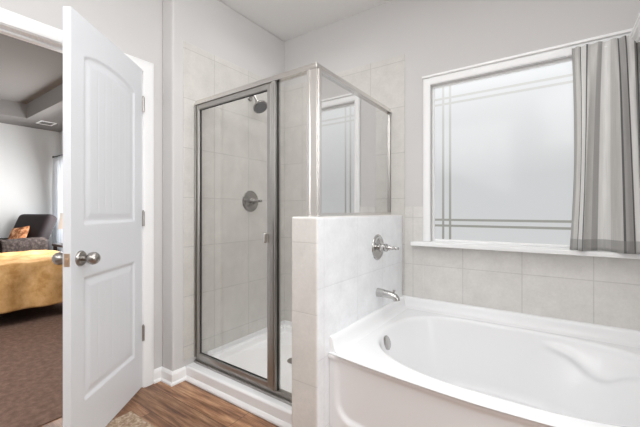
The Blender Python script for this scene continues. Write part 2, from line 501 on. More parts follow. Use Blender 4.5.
# ---- door casing and jamb (trim_1)
bm = BM()
cas = [(0.0, 0.0), (0.0, 0.011), (0.012, 0.017), (0.045, 0.019), (0.062, 0.015), (0.071, 0.008), (0.071, 0.0)]  # (across, out)
def casing(bm, xw, sgn, y0, y1, ztop, prof):
    ring = []
    path = [((y0, 0), (-1, 0)), ((y0, ztop), (-1, 1)), ((y1, ztop), (1, 1)), ((y1, 0), (1, 0))]
    for (y, z), (dy, dz) in path:
        ring.append([bm.verts.new((xw + sgn * o, y + dy * a, z + dz * a)) for a, o in prof])
    for a, b in zip(ring, ring[1:]):
        for i in range(len(prof) - 1):
            bm.faces.new((a[i], a[i + 1], b[i + 1], b[i]))
    bm.faces.new(ring[0]); bm.faces.new(ring[-1])
casing(bm, XD, 1, OY0 + 0.010, OY1 - 0.008, OZ - 0.012, cas)
casing(bm, XD - 0.115, -1, OY0 + 0.010, OY1 - 0.008, OZ - 0.012, cas)
struct('trim_1', bm, TRIM, smooth=35)
bm = BM()
J = 0.016
box(bm, XD - 0.115, XD, OY0, OY0 + J, 0, OZ)
box(bm, XD - 0.115, XD, OY1 - J, OY1, 0, OZ)
box(bm, XD - 0.115, XD, OY0 + J, OY1 - J, OZ - J, OZ)
box(bm, XD - 0.085, XD - 0.05, OY0 + J, OY0 + J + 0.011, 0, OZ - J)      # stops
box(bm, XD - 0.085, XD - 0.05, OY1 - J - 0.011, OY1 - J, 0, OZ - J)
box(bm, XD - 0.085, XD - 0.05, OY0 + J, OY1 - J, OZ - J - 0.011, OZ - J)
struct('trim_2', bm, TRIM, bev=0.001)

# ---- bedroom shell
BX0, BY0, BY1 = -7.05, -1.65, 2.19
SZ, TRZ = 2.50, 2.715
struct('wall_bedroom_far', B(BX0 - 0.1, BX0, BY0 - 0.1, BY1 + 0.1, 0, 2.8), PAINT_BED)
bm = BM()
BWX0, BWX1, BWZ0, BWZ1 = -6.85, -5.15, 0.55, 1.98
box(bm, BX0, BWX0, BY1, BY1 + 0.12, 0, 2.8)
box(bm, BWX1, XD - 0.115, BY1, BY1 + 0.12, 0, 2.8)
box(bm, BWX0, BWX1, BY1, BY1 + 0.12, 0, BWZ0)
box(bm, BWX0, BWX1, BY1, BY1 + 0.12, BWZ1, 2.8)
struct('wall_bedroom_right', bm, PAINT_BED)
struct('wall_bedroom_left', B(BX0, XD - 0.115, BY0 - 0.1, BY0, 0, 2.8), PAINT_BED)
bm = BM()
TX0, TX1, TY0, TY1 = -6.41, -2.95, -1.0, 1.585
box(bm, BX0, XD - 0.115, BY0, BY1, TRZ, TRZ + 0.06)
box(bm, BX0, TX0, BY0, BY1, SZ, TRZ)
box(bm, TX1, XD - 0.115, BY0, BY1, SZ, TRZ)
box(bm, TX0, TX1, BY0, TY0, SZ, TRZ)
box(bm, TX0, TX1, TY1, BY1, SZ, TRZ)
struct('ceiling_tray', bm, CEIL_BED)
bm = BM()
sweep_profile(bm, [((BX0, BY0, 0), (1, 1, 0)), ((BX0, BY1, 0), (1, -1, 0)), ((XD - 0.115, BY1, 0), (-1, -1, 0))], prof)
struct('baseboard_bedroom', bm, TRIM)
# bedroom window
bm = BM()
f = 0.05
box(bm, BWX0, BWX0 + f, BY1 + 0.02, BY1 + 0.09, BWZ0, BWZ1); box(bm, BWX1 - f, BWX1, BY1 + 0.02, BY1 + 0.09, BWZ0, BWZ1)
box(bm, BWX0 + f, BWX1 - f, BY1 + 0.02, BY1 + 0.09, BWZ0, BWZ0 + f); box(bm, BWX0 + f, BWX1 - f, BY1 + 0.02, BY1 + 0.09, BWZ1 - f, BWZ1)
box(bm, BWX0 + f, BWX1 - f, BY1 + 0.03, BY1 + 0.08, 1.24, 1.29)
w2 = struct('window_2', bm, TRIM)
obj('pane', B(BWX0 + f, BWX1 - f, BY1 + 0.05, BY1 + 0.056, BWZ0 + f, BWZ1 - f), BEDPANE, w2)

# ---- bathroom window (window_1): casing, sash, pane, sill
bm = BM()
CX0, CX1, CZ1 = -0.742, 0.335, 2.052
wc = [(0.0, 0.0), (0.0, 0.012), (0.006, 0.016), (0.034, 0.019), (0.042, 0.015), (0.048, 0.011), (0.048, 0.0)]
ring = []
for (x, z), (dx, dz) in (((WX0, WZ0), (-1, 0)), ((WX0, WZ1), (-1, 1)), ((WX1, WZ1), (1, 1)), ((WX1, WZ0), (1, 0))):
    ring.append([bm.verts.new((x + dx * a, YB - o, z + dz * a)) for a, o in wc])
for a, b in zip(ring, ring[1:]):
    for i in range(len(wc) - 1): bm.faces.new((a[i], a[i + 1], b[i + 1], b[i]))
bm.faces.new(ring[0]); bm.faces.new(ring[-1])
win = struct('window_1', bm, TRIM, smooth=35)
obj('window_cap', B(CX0 - 0.004, CX1 + 0.004, YB - 0.027, YB, CZ1 - 0.006, CZ1 + 0.010), TRIM, win, bev=0.003)
bm = BM()
sf, sy0, sy1 = 0.016, YB + 0.035, YB + 0.085
box(bm, WX0, WX0 + sf, sy0, sy1, WZ0, WZ1); box(bm, WX1 - sf, WX1, sy0, sy1, WZ0, WZ1)
box(bm, WX0 + sf, WX1 - sf, sy0, sy1, WZ0, WZ0 + sf); box(bm, WX0 + sf, WX1 - sf, sy0, sy1, WZ1 - sf, WZ1)
obj('window_frame', bm, TRIM, win, bev=0.003)
obj('pane', B(WX0 + sf, WX1 - sf, YB + 0.052, YB + 0.060, WZ0 + sf, WZ1 - sf), FROST, win)
bm = BM()
box(bm, -0.808, 0.402, YB - 0.080, YB, WZ0 - 0.028, WZ0 - 0.002)
box(bm, WX0, WX1, YB, YB + 0.05, WZ0 - 0.028, WZ0)
obj('window_sill', bm, TRIM, win, bev=0.004)

# ================================================================== DOOR LEAF (door_1)
DW, DH, DT = 0.648, 2.006, 0.035
door = thing('door_1', 'open white two-panel interior door with arched plank upper panel', 'door', (-2.128, 1.090, 0.016), math.atan2(-0.79, 0.614))
door['kind'] = 'structure'
PX0, PX1 = 0.086, 0.562
def panel_h(x, z):
    # top panel has an arched head
    xm = (x - (PX0 + PX1) / 2) / ((PX1 - PX0) / 2)
    best = -1; plank = False
    za = 1.825 + 0.075 * math.sqrt(max(0.0, 1 - (min(1, abs(xm)) * 0.92) ** 2)) - 0.075 * math.sqrt(1 - 0.92 ** 2)
    d1 = min(x - PX0, PX1 - x, z - 1.045, (za - z) * 0.93)
    d2 = min(x - PX0, PX1 - x, z - 0.225, 0.805 - z)
    d = max(d1, d2)
    if d <= 0: return 0.0
    h = -0.008 * sstep(0, 0.016, d)
    h += 0.005 * sstep(0.022, 0.056, d)
    if d > 0.052:
        for k in range(1, 6):
            g = PX0 + 0.052 + (PX1 - PX0 - 0.104) * k / 6
            h -= 0.0016 * max(0, 1 - abs(x - g) / 0.0052)
    return h
def linspace_mix(a, b, n): return [a + (b - a) * i / (n - 1) for i in range(n)]
bm = BM()
xs = linspace_mix(0, DW, 170); zs = linspace_mix(0, DH, 300)
grids = []
for side in (0, 1):
    g = [[bm.verts.new((x, panel_h(x, z) if side == 0 else -DT - panel_h(x, z), z)) for z in zs] for x in xs]
    grids.append(g)
    for i in range(len(xs) - 1):
        for j in range(len(zs) - 1):
            bm.faces.new((g[i][j], g[i + 1][j], g[i + 1][j + 1], g[i][j + 1]))
a, b = grids
for i in range(len(xs) - 1):
    bm.faces.new((a[i][0], b[i][0], b[i + 1][0], a[i + 1][0])); bm.faces.new((a[i][-1], a[i + 1][-1], b[i + 1][-1], b[i][-1]))
for j in range(len(zs) - 1):
    bm.faces.new((a[0][j], a[0][j + 1], b[0][j + 1], b[0][j])); bm.faces.new((a[-1][j], b[-1][j], b[-1][j + 1], a[-1][j + 1]))
obj('door_leaf', bm, DOORW, door, local=True, smooth=40)
KZ = 0.894
def knob_prof(): return [(0, 0.033), (0.004, 0.033), (0.010, 0.028), (0.013, 0.014), (0.026, 0.011), (0.032, 0.013), (0.040, 0.022), (0.052, 0.0265), (0.064, 0.0245), (0.073, 0.016), (0.077, 0.0)]
for sgn, y in ((1, 0.0), (-1, -DT)):
    bm = BM(); lathe(bm, (DW - 0.062, y, KZ), (0, sgn, 0), [(0, 0.0), (0, 0.036), (0.004, 0.036), (0.010, 0.031), (0.012, 0.012), (0.012, 0.0)])
    ro = obj('knob_rose', bm, NICKEL, door, local=True, smooth=40)
    bm = BM(); lathe(bm, (DW - 0.062, y, KZ), (0, sgn, 0), [(0.012, 0.0), (0.012, 0.0135), (0.026, 0.012), (0.032, 0.016), (0.042, 0.0255), (0.055, 0.0295), (0.068, 0.027), (0.079, 0.018), (0.083, 0.0)])
    obj('door_knob', bm, NICKEL, door, local=True, smooth=50)
lp = obj('latch_plate', B(DW, DW + 0.0015, -DT / 2 - 0.0127, -DT / 2 + 0.0127, KZ - 0.029, KZ + 0.029), BRASS, door, local=True, bev=0.0006)
bm = BM(); box(bm, DW + 0.0015, DW + 0.010, -DT / 2 - 0.006, -DT / 2 + 0.006, KZ - 0.009, KZ + 0.009)
obj('latch_bolt', bm, BRASS, lp, local=True, bev=0.002)
for hz in (0.335, 1.06, 1.785):
    bm = BM(); lathe(bm, (-0.008, 0.004, hz - 0.046), (0, 0, 1), [(0, 0), (0, 0.0085), (0.092, 0.0085), (0.092, 0.0)], 12)
    lathe(bm, (-0.008, 0.004, hz + 0.046), (0, 0, 1), [(0, 0.004), (0.004, 0.0065), (0.009, 0.003), (0.010, 0)], 12)
    box(bm, -0.004, 0.0, -0.030, 0.004, hz - 0.044, hz + 0.044)
    obj('hinge', bm, NICKEL, door, local=True, smooth=40)

# ================================================================== SHOWER
# ---- pan with curb
pan = thing('shower_pan', 'white acrylic shower base with raised front curb under the glass door', 'shower base', (-1.53, 1.85, 0.0))
px0, px1, py0, py1 = XS + 0.0005, HX0 - 0.0005, 1.325, YB - TT - 0.0005
ix0, ix1, iy0, iy1 = px0 + 0.03, px1 - 0.03, 1.475, py1 - 0.03
bm = BM()
def ringz(x0, x1, y0, y1, z): return [bm.verts.new(p) for p in ((x0, y0, z), (x1, y0, z), (x1, y1, z), (x0, y1, z))]
R = [ringz(px0, px1, py0, py1, 0.0), ringz(px0, px1, py0, py1, 0.088), ringz(ix0, ix1, iy0, iy1, 0.088), ringz(ix0 + 0.03, ix1 - 0.03, iy0 + 0.03, iy1 - 0.03, 0.045)]
for p, q in zip(R, R[1:]):
    for i in range(4):
        j = (i + 1) % 4; bm.faces.new((p[i], p[j], q[j], q[i]))
bm.faces.new(R[0]); bm.faces.new(R[-1])
obj('base', bm, ACRYL, pan, bev=0.012, seg=4, smooth=40)
bm = BM()
box(bm, px0, px0 + 0.007, 1.50, py1, 0.088, 0.124); box(bm, px1 - 0.007, px1, 1.50, py1, 0.088, 0.124); box(bm, px0 + 0.007, px1 - 0.007, py1 - 0.007, py1, 0.088, 0.124)
obj('wall_flange', bm, ACRYL, pan, bev=0.002)
bm = BM(); lathe(bm, (-1.53, 1.87, 0.0451), (0, 0, 1), [(0, 0.05), (0.003, 0.05), (0.004, 0.04), (0.003, 0.0)], 24)
obj('drain', bm, CHROME, pan, smooth=40)
# moulding along the bottom of the curb
bm = BM()
sweep_profile(bm, [((XS + 0.0145, 1.3245, 0), (0, -1, 0)), ((HX0, 1.3245, 0), (0, -1, 0))], [(0, 0), (0.014, 0), (0.014, 0.010), (0.009, 0.020), (0.004, 0.026), (0, 0.028)])
struct('trim_3', bm, TRIM)

# ---- framed glass enclosure
enc = thing('shower_enclosure', 'framed clear glass corner shower enclosure with brushed metal frame', 'shower enclosure', (-1.5, 1.41, 0.088))
EY0, EY1 = 1.385, 1.430
GX = -0.994                      # plane of the return panel
HT, HB = 1.890, 1.848            # header
XL = XS + TT                     # left jamb
def extr(bm, x0, x1, y0, y1, z0, z1): box(bm, x0, x1, y0, y1, z0, z1)
prof_h = [(0.0, 0.0), (0.003, 0.012), (0.010, 0.022), (0.016, 0.036), (0.024, 0.041), (0.036, 0.042), (0.045, 0.034), (0.045, 0.0)]
bm = BM()
# header: front run, mitred at the corner, then back to the wall
ring = []
hw = 0.045
for k in range(3):
    vs = []
    for o, z in prof_h:
        if k == 0: p = (XL, EY0 - 0.002 + o, HB + z)
        elif k == 1: p = (GX + 0.024 - o, EY0 - 0.002 + o, HB + z)
        else: p = (GX + 0.024 - o, YB - TT, HB + z)
        vs.append(bm.verts.new(p))
    ring.append(vs)
for a, b in zip(ring, ring[1:]):
    for i in range(len(prof_h)):
        j = (i + 1) % len(prof_h); bm.faces.new((a[i], a[j], b[j], b[i]))
bm.faces.new(ring[0]); bm.faces.new(ring[-1])
obj('header_rail', bm, ALU_SHINE, enc, bev=0.0015)
bm = BM(); box(bm, XL, HX0, EY0, EY1, 0.088, 0.104); box(bm, XL, HX0, EY0 + 0.014, EY1, 0.104, 0.126)
obj('bottom_track', bm, ALU, enc, bev=0.002)
bm = BM(); box(bm, XL, XL + 0.016, EY0, EY1, 0.126, HB); box(bm, XL + 0.016, XL + 0.026, EY0 + 0.012, EY1, 0.126, HB)
obj('wall_jamb', bm, ALU, enc, bev=0.002)
bm = BM(); box(bm, HX0 - 0.018, HX0, EY0, EY1, 0.126, HZ - 0.004)
obj('wall_jamb', bm, ALU, enc, bev=0.002)
MX0, MX1 = -1.288, -1.258
bm = BM(); box(bm, MX0, MX1, EY0, EY1, 0.126, HB); box(bm, MX0 + 0.010, MX0 + 0.018, EY0 - 0.004, EY0, 0.126, HB)
obj('mullion', bm, ALU, enc, bev=0.002)
bm = BM(); box(bm, MX1, MX1 + 0.003, 1.402, 1.414, 0.126, HB); obj('door_seal', bm, SEAL, enc)
bm = BM()
box(bm, -1.038, -0.972, EY0, EY1, HZ, HB)
box(bm, -1.026, -1.014, EY0 - 0.004, EY0, HZ, HB)
box(bm, -0.972, -0.967, EY0 + 0.014, EY0 + 0.034, HZ, HB)
obj('corner_post', bm, ALU_SHINE, enc, bev=0.003)
# fixed front panel
obj('fixed_panel', B(MX1 + 0.004, HX0 - 0.018, 1.405, 1.411, 0.126, HZ - 0.004), GLASS, enc)
obj('fixed_panel', B(MX1 + 0.004, -1.038, 1.405, 1.411, HZ + 0.001, HB), GLASS, enc)
# return panel standing on the half wall
bm = BM(); box(bm, GX - 0.014, GX + 0.014, EY1, YB - TT, HZ, HZ + 0.018)
obj('sill_channel', bm, ALU_SHINE, enc, bev=0.002)
bm = BM(); box(bm, GX - 0.014, GX + 0.014, YB - TT - 0.018, YB - TT, HZ + 0.018, HB)
obj('wall_channel', bm, ALU, enc, bev=0.002)
obj('return_panel', B(GX - 0.003, GX + 0.003, EY1, YB - TT - 0.018, HZ + 0.018, HB), GLASS_COATED, enc)
# hinged door
sd = BM()
DX0, DX1, DZ0, DZ1 = XL + 0.028, MX0 - 0.002, 0.130, HB - 0.004
dy0, dy1, st = EY0 + 0.002, EY0 + 0.030, 0.032
box(sd, DX0, DX0 + 0.026, dy0, dy1, DZ0, DZ1); box(sd, DX1 - st, DX1, dy0, dy1, DZ0, DZ1)
box(sd, DX0 + 0.026, DX1 - st, dy0, dy1, DZ0, DZ0 + st); box(sd, DX0 + 0.026, DX1 - st, dy0, dy1, DZ1 - st, DZ1)
sdoor = obj('glass_door', sd, ALU, enc, bev=0.004)
bm = BM()
gx0, gx1, gz0, gz1 = DX0 + 0.026, DX1 - st, DZ0 + st, DZ1 - st
q = 0.0025
box(bm, gx0, gx0 + q, 1.398, 1.408, gz0, gz1); box(bm, gx1 - q, gx1, 1.398, 1.408, gz0, gz1)
box(bm, gx0, gx1, 1.398, 1.408, gz0, gz0 + q); box(bm, gx0, gx1, 1.398, 1.408, gz1 - q, gz1)
obj('glass_seal', bm, SEAL, sdoor)
obj('door_pane', B(gx0 + q, gx1 - q, 1.400, 1.406, gz0 + q, gz1 - q), GLASS, sdoor)
bm = BM(); rbox(bm, DX1 - st - 0.006, dy0 - 0.012, 0.975, 0.022, 0.020, 0.058, 0.006)
obj('door_pull', bm, ALU_SHINE, sdoor, smooth=40)

for o in [enc] + list(enc.children_recursive):       # the front run stands a touch out of square
    if o.type == 'MESH':
        off = woff(o)
        for v in o.data.vertices:
            p = v.co + off
            v.co.y -= 0.016 * (p.x - XL) / 1.05 * max(0.0, min(1.0, (2.33 - p.y) / 0.93))

# ---- shower head
hy = 1.90
sh = thing('showerhead', 'nickel shower head on a bent arm high on the tiled shower wall', 'shower head', (XL, hy, 2.045))
bm = BM(); lathe(bm, (XL, hy, 2.045), (1, 0, 0), [(0, 0), (0, 0.029), (0.005, 0.028), (0.012, 0.018), (0.014, 0.0)], 24)
obj('arm_flange', bm, SATIN, sh, smooth=40)
arm = [(XL + 0.008 + 0.075 * t, hy, 2.045 + 0.016 * math.sin(min(1, t * 1.5) * PI / 2) - 0.13 * max(0, t - 0.4) ** 1.5) for t in [i / 14 for i in range(15)]]
bm = BM(); tube(bm, arm, 0.0095, 14)
obj('shower_arm', bm, SATIN, sh, smooth=40)
end = Vector(arm[-1]); ax = Vector((0.62, -0.05, -0.78)).normalized()
bm = BM(); lathe(bm, end - ax * 0.004, ax, [(0, 0), (0, 0.013), (0.012, 0.018), (0.022, 0.018), (0.028, 0.015), (0.036, 0.024), (0.055, 0.050), (0.064, 0.059), (0.076, 0.061), (0.080, 0.057), (0.080, 0.0)], 32)
obj('spray_head', bm, SATIN, sh, smooth=40)
bm = BM(); lathe(bm, end + ax * 0.0785, ax, [(0, 0), (0.0, 0.052), (0.003, 0.050), (0.003, 0.0)], 32)
obj('nozzle_face', bm, RUBBER, sh, smooth=40)

# ---- wall valves
def valve(name, label, pos, R0, CHROME, lever_up=0.0):
    v = thing(name, label, 'shower valve' if 'shower' in name else 'tub valve', pos)
    x, y, z = pos
    bm = BM(); lathe(bm, pos, (1, 0, 0), [(0, 0), (0, R0), (0.004, R0), (0.009, R0 * 0.93), (0.011, R0 * 0.80), (0.009, R0 * 0.74), (0.011, R0 * 0.62), (0.018, R0 * 0.40), (0.020, 0.0)], 40)
    obj('escutcheon', bm, CHROME, v, smooth=50)
    bm = BM(); lathe(bm, (x + 0.017, y, z), (1, 0, 0), [(0, 0), (0, 0.028), (0.010, 0.028), (0.013, 0.024), (0.030, 0.022), (0.034, 0.025), (0.044, 0.025), (0.050, 0.018), (0.052, 0.0)], 28)
    obj('valve_body', bm, CHROME, v, smooth=40)
    p0 = Vector((x + 0.055, y, z)); d = Vector((0.90, -0.10, lever_up)).normalized()
    rr = [(0, 0), (0, 0.016), (0.010, 0.019), (0.017, 0.012), (0.025, 0.011), (0.031, 0.016), (0.038, 0.012), (0.056, 0.010), (0.068, 0.007), (0.075, 0.011), (0.082, 0.007), (0.090, 0.009), (0.095, 0.0)]
    bm = BM(); lathe(bm, p0 - d * 0.006, d, rr, 20)
    obj('lever_handle', bm, CHROME, v, smooth=50)
    return v
valve('shower_valve', 'round nickel shower valve with lever on tiled wall behind glass door', (XL, 1.906, 1.205), 0.086, SATIN)
valve('tub_valve', 'round chrome tub valve with lever on half wall above the spout', (HX1, 1.905, 0.902), 0.080, CHROME)

# ================================================================== BATHTUB
tub = thing('bathtub', 'white oval soaking tub with front apron under the frosted window', 'bathtub', (-0.2, 1.8, 0.0))
TX_0, TX_1, TYB = HX1 + 0.0005, XR - 0.0005, YB - TT - 0.0005
RZ, LZ = 0.442, 0.518
bcx, bcy, bb = -0.205, 1.818, 0.435
def front_y(x):
    u = (x - (TX_0 + TX_1) / 2) / ((TX_1 - TX_0) / 2)
    return 1.285 + 0.062 * abs(u) ** 1.6
def outline(th, k=1.0):
    c, s = math.cos(th), math.sin(th)
    n = 2.35 if c < 0 else 2.8
    a = 0.590 if c < 0 else 0.605
    nn = 2.35 + 0.45 * sstep(-0.4, 0.4, c) + 0.7 * sstep(0.0, 0.5, s)
    aa = 0.590 + 0.040 * sstep(-0.4, 0.4, c)
    r = 1.0 / ((abs(c) / aa) ** nn + (abs(s) / bb) ** nn) ** (1 / nn)
    return r
NT = 320
angs = [2 * PI * i / NT for i in range(NT)]
bm = BM()
# inner profile: (scale of outline, depth below rim)
prof_in = [(1.035, 0.0), (1.018, 0.0), (1.004, -0.002), (0.992, -0.007), (0.984, -0.016), (0.978, -0.030)]
for i in range(1, 41):
    t = i / 40
    prof_in.append((0.978 - 0.155 * t - 0.02 * t * t, -0.030 - 0.295 * t))
prof_in += [(0.785, -0.352), (0.755, -0.368), (0.70, -0.378), (0.5, -0.382), (0.25, -0.384)]
def basin_pt(th, k, dz):
    r = outline(th)
    c, s = math.cos(th), math.sin(th)
    kk = k
    d = -dz
    if c > 0.0:                                   # reclining slope at the right end
        kk -= 0.20 * (c ** 2) * sstep(0.02, 0.38, d) * (1 if k > 0.4 else k / 0.4)
    x, y = bcx + r * kk * c, bcy + r * kk * s
    # armrest moulded into the far side
    if s > 0 and 0.02 < d < 0.33:
        m = sstep(-0.06, 0.06, x) * (1 - sstep(0.40, 0.56, x))
        zc = 0.062 + 0.080 * math.exp(-((x - 0.19) / 0.10) ** 2)      # depth of its lower edge
        up = 1 - sstep(zc - 0.006, zc + 0.034, d)
        grow = sstep(0.03, zc, d)
        y -= 0.027 * m * up * grow
    return (x, y, RZ + dz)
rings = [[bm.verts.new(basin_pt(th, k, dz)) for th in angs] for k, dz in prof_in]
for p, q in zip(rings, rings[1:]):
    for i in range(NT):
        j = (i + 1) % NT; bm.faces.new((p[i], p[j], q[j], q[i]))
bm.faces.new(rings[-1])
# deck out to the edges: project each outline direction onto the outer outline
def outer(th, inset=0.0):
    c, s = math.cos(th), math.sin(th)
    best = 1e9
    if c > 1e-6: best = min(best, (TX_1 - 0.0 - bcx) / c)
    if c < -1e-6: best = min(best, (TX_0 - bcx) / c)
    if s > 1e-6: best = min(best, (TYB - bcy) / s)
    if s < -1e-6:
        lo, hi = 0.0, min(best, 1.2)
        f = lambda r: (bcy + r * s) - front_y(bcx + r * c)
        if f(hi) < 0:
            for _ in range(40):
                m = (lo + hi) / 2
                if f(m) > 0: lo = m
                else: hi = m
            best = hi
    return (bcx + best * c, bcy + best * s)
# add exact corners into the angle list by snapping nearest angle
oo = [outer(th) for th in angs]
for cx, cy in ((TX_0, TYB), (TX_1, TYB), (TX_0, front_y(TX_0)), (TX_1, front_y(TX_1))):
    k = min(range(NT), key=lambda i: (oo[i][0] - cx) ** 2 + (oo[i][1] - cy) ** 2)
    oo[k] = (cx, cy)
o1 = [bm.verts.new((x, y, RZ)) for x, y in oo]
for i in range(NT):
    j = (i + 1) % NT; bm.faces.new((rings[0][i], o1[i], o1[j], rings[0][j]))
shell = obj('tub_shell', bm, ACRYL, tub, smooth=50)
# raised ledge along the wall sides with a cove
bm = BM()
lp_ = [(0.0, -0.002), (0.058, -0.002), (0.048, 0.002), (0.038, 0.007), (0.030, 0.016), (0.024, 0.030), (0.020, 0.046), (0.017, 0.060), (0.012, 0.070), (0.005, 0.0745), (0.0, 0.0745)]
sweep_profile(bm, [((TX_0, front_y(TX_0) + 0.012, RZ), (1, 0, 0)), ((TX_0, TYB, RZ), (1, -1, 0)), ((TX_1, TYB, RZ), (-1, -1, 0)), ((TX_1, front_y(TX_1) + 0.012, RZ), (-1, 0, 0))], lp_)
obj('tub_ledge', bm, ACRYL, tub, smooth=50)
# apron with a recessed rounded panel
bm = BM()
nx, nz = 150, 60
def apron_y(x, z):
    y = front_y(x)
    # lip overhang at the top
    y += 0.010 * (1 - sstep(RZ - 0.040, RZ - 0.018, z)) * 1.0
    # recessed panel
    ax0, ax1, az0, az1, rr = TX_0 + 0.038, TX_1 - 0.038, 0.135, RZ - 0.03, 0.09
    px = max(ax0 + rr - x, x - (ax1 - rr), 0.0); pz = max(az0 + rr - z, 0.0)
    d = rr - math.hypot(px, pz)
    y += 0.016 * sstep(0.0, 0.022, d)
    # rolled top edge
    y += 0.010 * (1 - math.sqrt(max(0.0, 1 - (max(0.0, z - (RZ - 0.012)) / 0.012) ** 2))) * 0.8
    return y
g = [[bm.verts.new((TX_0 + (TX_1 - TX_0) * i / nx, apron_y(TX_0 + (TX_1 - TX_0) * i / nx, RZ * j / nz), RZ * j / nz)) for j in range(nz + 1)] for i in range(nx + 1)]
for i in range(nx):
    for j in range(nz): bm.faces.new((g[i][j], g[i + 1][j], g[i + 1][j + 1], g[i][j + 1]))
top = [bm.verts.new((TX_0 + (TX_1 - TX_0) * i / nx, apron_y(TX_0 + (TX_1 - TX_0) * i / nx, RZ) + 0.03, RZ - 0.001)) for i in range(nx + 1)]
for i in range(nx): bm.faces.new((g[i][-1], g[i + 1][-1], top[i + 1], top[i]))
obj('apron', bm, ACRYL, tub, smooth=60)
# overflow and drain
bm = BM(); pth = PI * 0.985
p = Vector(basin_pt(pth + 0.14, 0.958, -0.060)); nrm = Vector((0.95, 0.02, 0.32)).normalized()
lathe(bm, p - nrm * 0.004, nrm, [(0, 0), (0, 0.039), (0.008, 0.039), (0.012, 0.034), (0.013, 0.024), (0.016, 0.0)], 28)
obj('overflow_plate', bm, CHROME, tub, smooth=50)
bm = BM(); lathe(bm, (-0.52, 1.82, RZ - 0.3835), (0, 0, 1), [(0, 0.0), (0, 0.035), (0.004, 0.035), (0.006, 0.028), (0.012, 0.02), (0.014, 0)], 28)
obj('drain', bm, CHROME, tub, smooth=50)

# ---- tub spout
sp = thing('tub_spout', 'chrome tub spout on the half wall above the tub rim', 'spout', (HX1, 1.905, 0.622))
bm = BM()
sx, sy, sz = HX1, 1.905, 0.622
pts = [(sx, sy, sz), (sx + 0.03, sy, sz), (sx + 0.07, sy, sz - 0.003), (sx + 0.098, sy, sz - 0.007), (sx + 0.114, sy, sz - 0.014), (sx + 0.123, sy, sz - 0.024), (sx + 0.125, sy, sz - 0.034)]
tube(bm, pts, [0.027, 0.025, 0.0225, 0.021, 0.0205, 0.020, 0.0195], 24)
obj('spout_body', bm, CHROME, sp, smooth=60)
bm = BM(); lathe(bm, (sx + 0.108, sy, sz + 0.006), (0, 0, 1), [(0, 0), (0, 0.004), (0.014, 0.004), (0.015, 0.008), (0.022, 0.008), (0.024, 0.0)], 16)
obj('diverter_knob', bm, CHROME, sp, smooth=40)

# ================================================================== CURTAINS AND SHELF
def cloth(name, mat, x0, x1, ym, z0, z1, folds, amp, parent=None, th=0.0015, ph=0.0, ncol=260, nrow=46, pinch=0.55, warp=0.016, fine_amp=0.011, lean=0.0, seed=3):
    rnd = random.Random(seed)
    ks = [(folds * f, rnd.uniform(0, 6.28), a) for f, a in ((1, 1.0), (1.7, 0.35), (2.6, 0.22))]
    bm = BM(); uvl = bm.loops.layers.uv.new('UVMap')
    vv = {}
    for i in range(ncol + 1):
        s = i / ncol
        for j in range(nrow + 1):
            t = j / nrow                                   # 0 bottom, 1 top
            z = z0 + (z1 - z0) * t
            am = amp * (1 - pinch * t ** 4)
            wob = 0.16 * (1 - t) * math.sin(2.2 * t + 4 * s)
            y = sum(a * math.sin(2 * PI * f * (s + 0.035 * (1 - t) * math.sin(5 * s + 1)) + p_ + wob + ph) for f, p_, a in ks) * am / 1.3
            fine = fine_amp * sstep(0.72, 1.0, t) * math.sin(2 * PI * folds * 3.3 * s + 2 * math.sin(9 * s))
            x = x0 + (x1 - x0) * s + 0.006 * math.cos(2 * PI * folds * s + ks[0][1]) * (1 - t)
            x += warp * sstep(0.02, 0.3, s) * (1 - t) ** 0.8 * math.sin(2 * PI * 1.45 * s + 2.4) * (1 - s * s)
            x += (1 - sstep(0, 0.3, s)) * (0.012 * math.sin(PI * t) - 0.010 * (1 - t) ** 3)
            vv[i, j] = bm.verts.new((x, ym + lean * t + y + fine, z))
    for i in range(ncol):
        for j in range(nrow):
            f = bm.faces.new((vv[i, j], vv[i + 1, j], vv[i + 1, j + 1], vv[i, j + 1]))
            for l, (a, b) in zip(f.loops, ((i, j), (i + 1, j), (i + 1, j + 1), (i, j + 1))):
                l[uvl].uv = (a / ncol, b / nrow)
    o = obj(name, bm, mat, parent, smooth=180)
    so = o.modifiers.new('thickness', 'SOLIDIFY'); so.thickness = th; so.offset = 0
    return o
cu = cloth('window_curtain', STRIPED, 0.088, 0.455, 2.258, 0.9155, 2.020, 2.6, 0.046, pinch=0.95, lean=0.037, warp=0.044, fine_amp=0.009)
tag(cu, 'grey and white striped sheer curtain gathered beside frosted window above tub', 'curtain')
rod = BM(); tube(rod, [(0.070, 2.3105, 1.994), (0.4795, 2.3105, 1.994)], 0.004, 12)
rod_o = thing('curtain_rod', 'thin white rod threaded through top of the striped curtain', 'curtain rod', (0.28, 2.3105, 1.994))
obj('rod', rod, TRIM, rod_o, smooth=40)
bm = BM(); box(bm, 0.064, 0.072, 2.306, YB - 0.0195, 1.988, 2.000)
obj('bracket', bm, TRIM, rod_o, bev=0.002)
shf = thing('wall_shelf', 'white moulded wall shelf above the curtain at the top right edge', 'shelf', (0.40, 1.9, 1.99))
obj('shelf_board', B(0.314, XR, 1.55, 2.240, 1.982, 1.996), TRIM, shf, bev=0.003)
bm = BM()
q0 = [(0.318, 1.982), (0.322, 1.972), (0.336, 1.964), (0.340, 1.954), (XR, 1.954), (XR, 1.982)]
ra = [bm.verts.new((x, 1.56, z)) for x, z in q0]; rb = [bm.verts.new((x, 2.238, z)) for x, z in q0]
for i in range(len(q0)):
    j = (i + 1) % len(q0); bm.faces.new((ra[i], ra[j], rb[j], rb[i]))
bm.faces.new(ra); bm.faces.new(rb)
obj('shelf_moulding', bm, TRIM, shf)

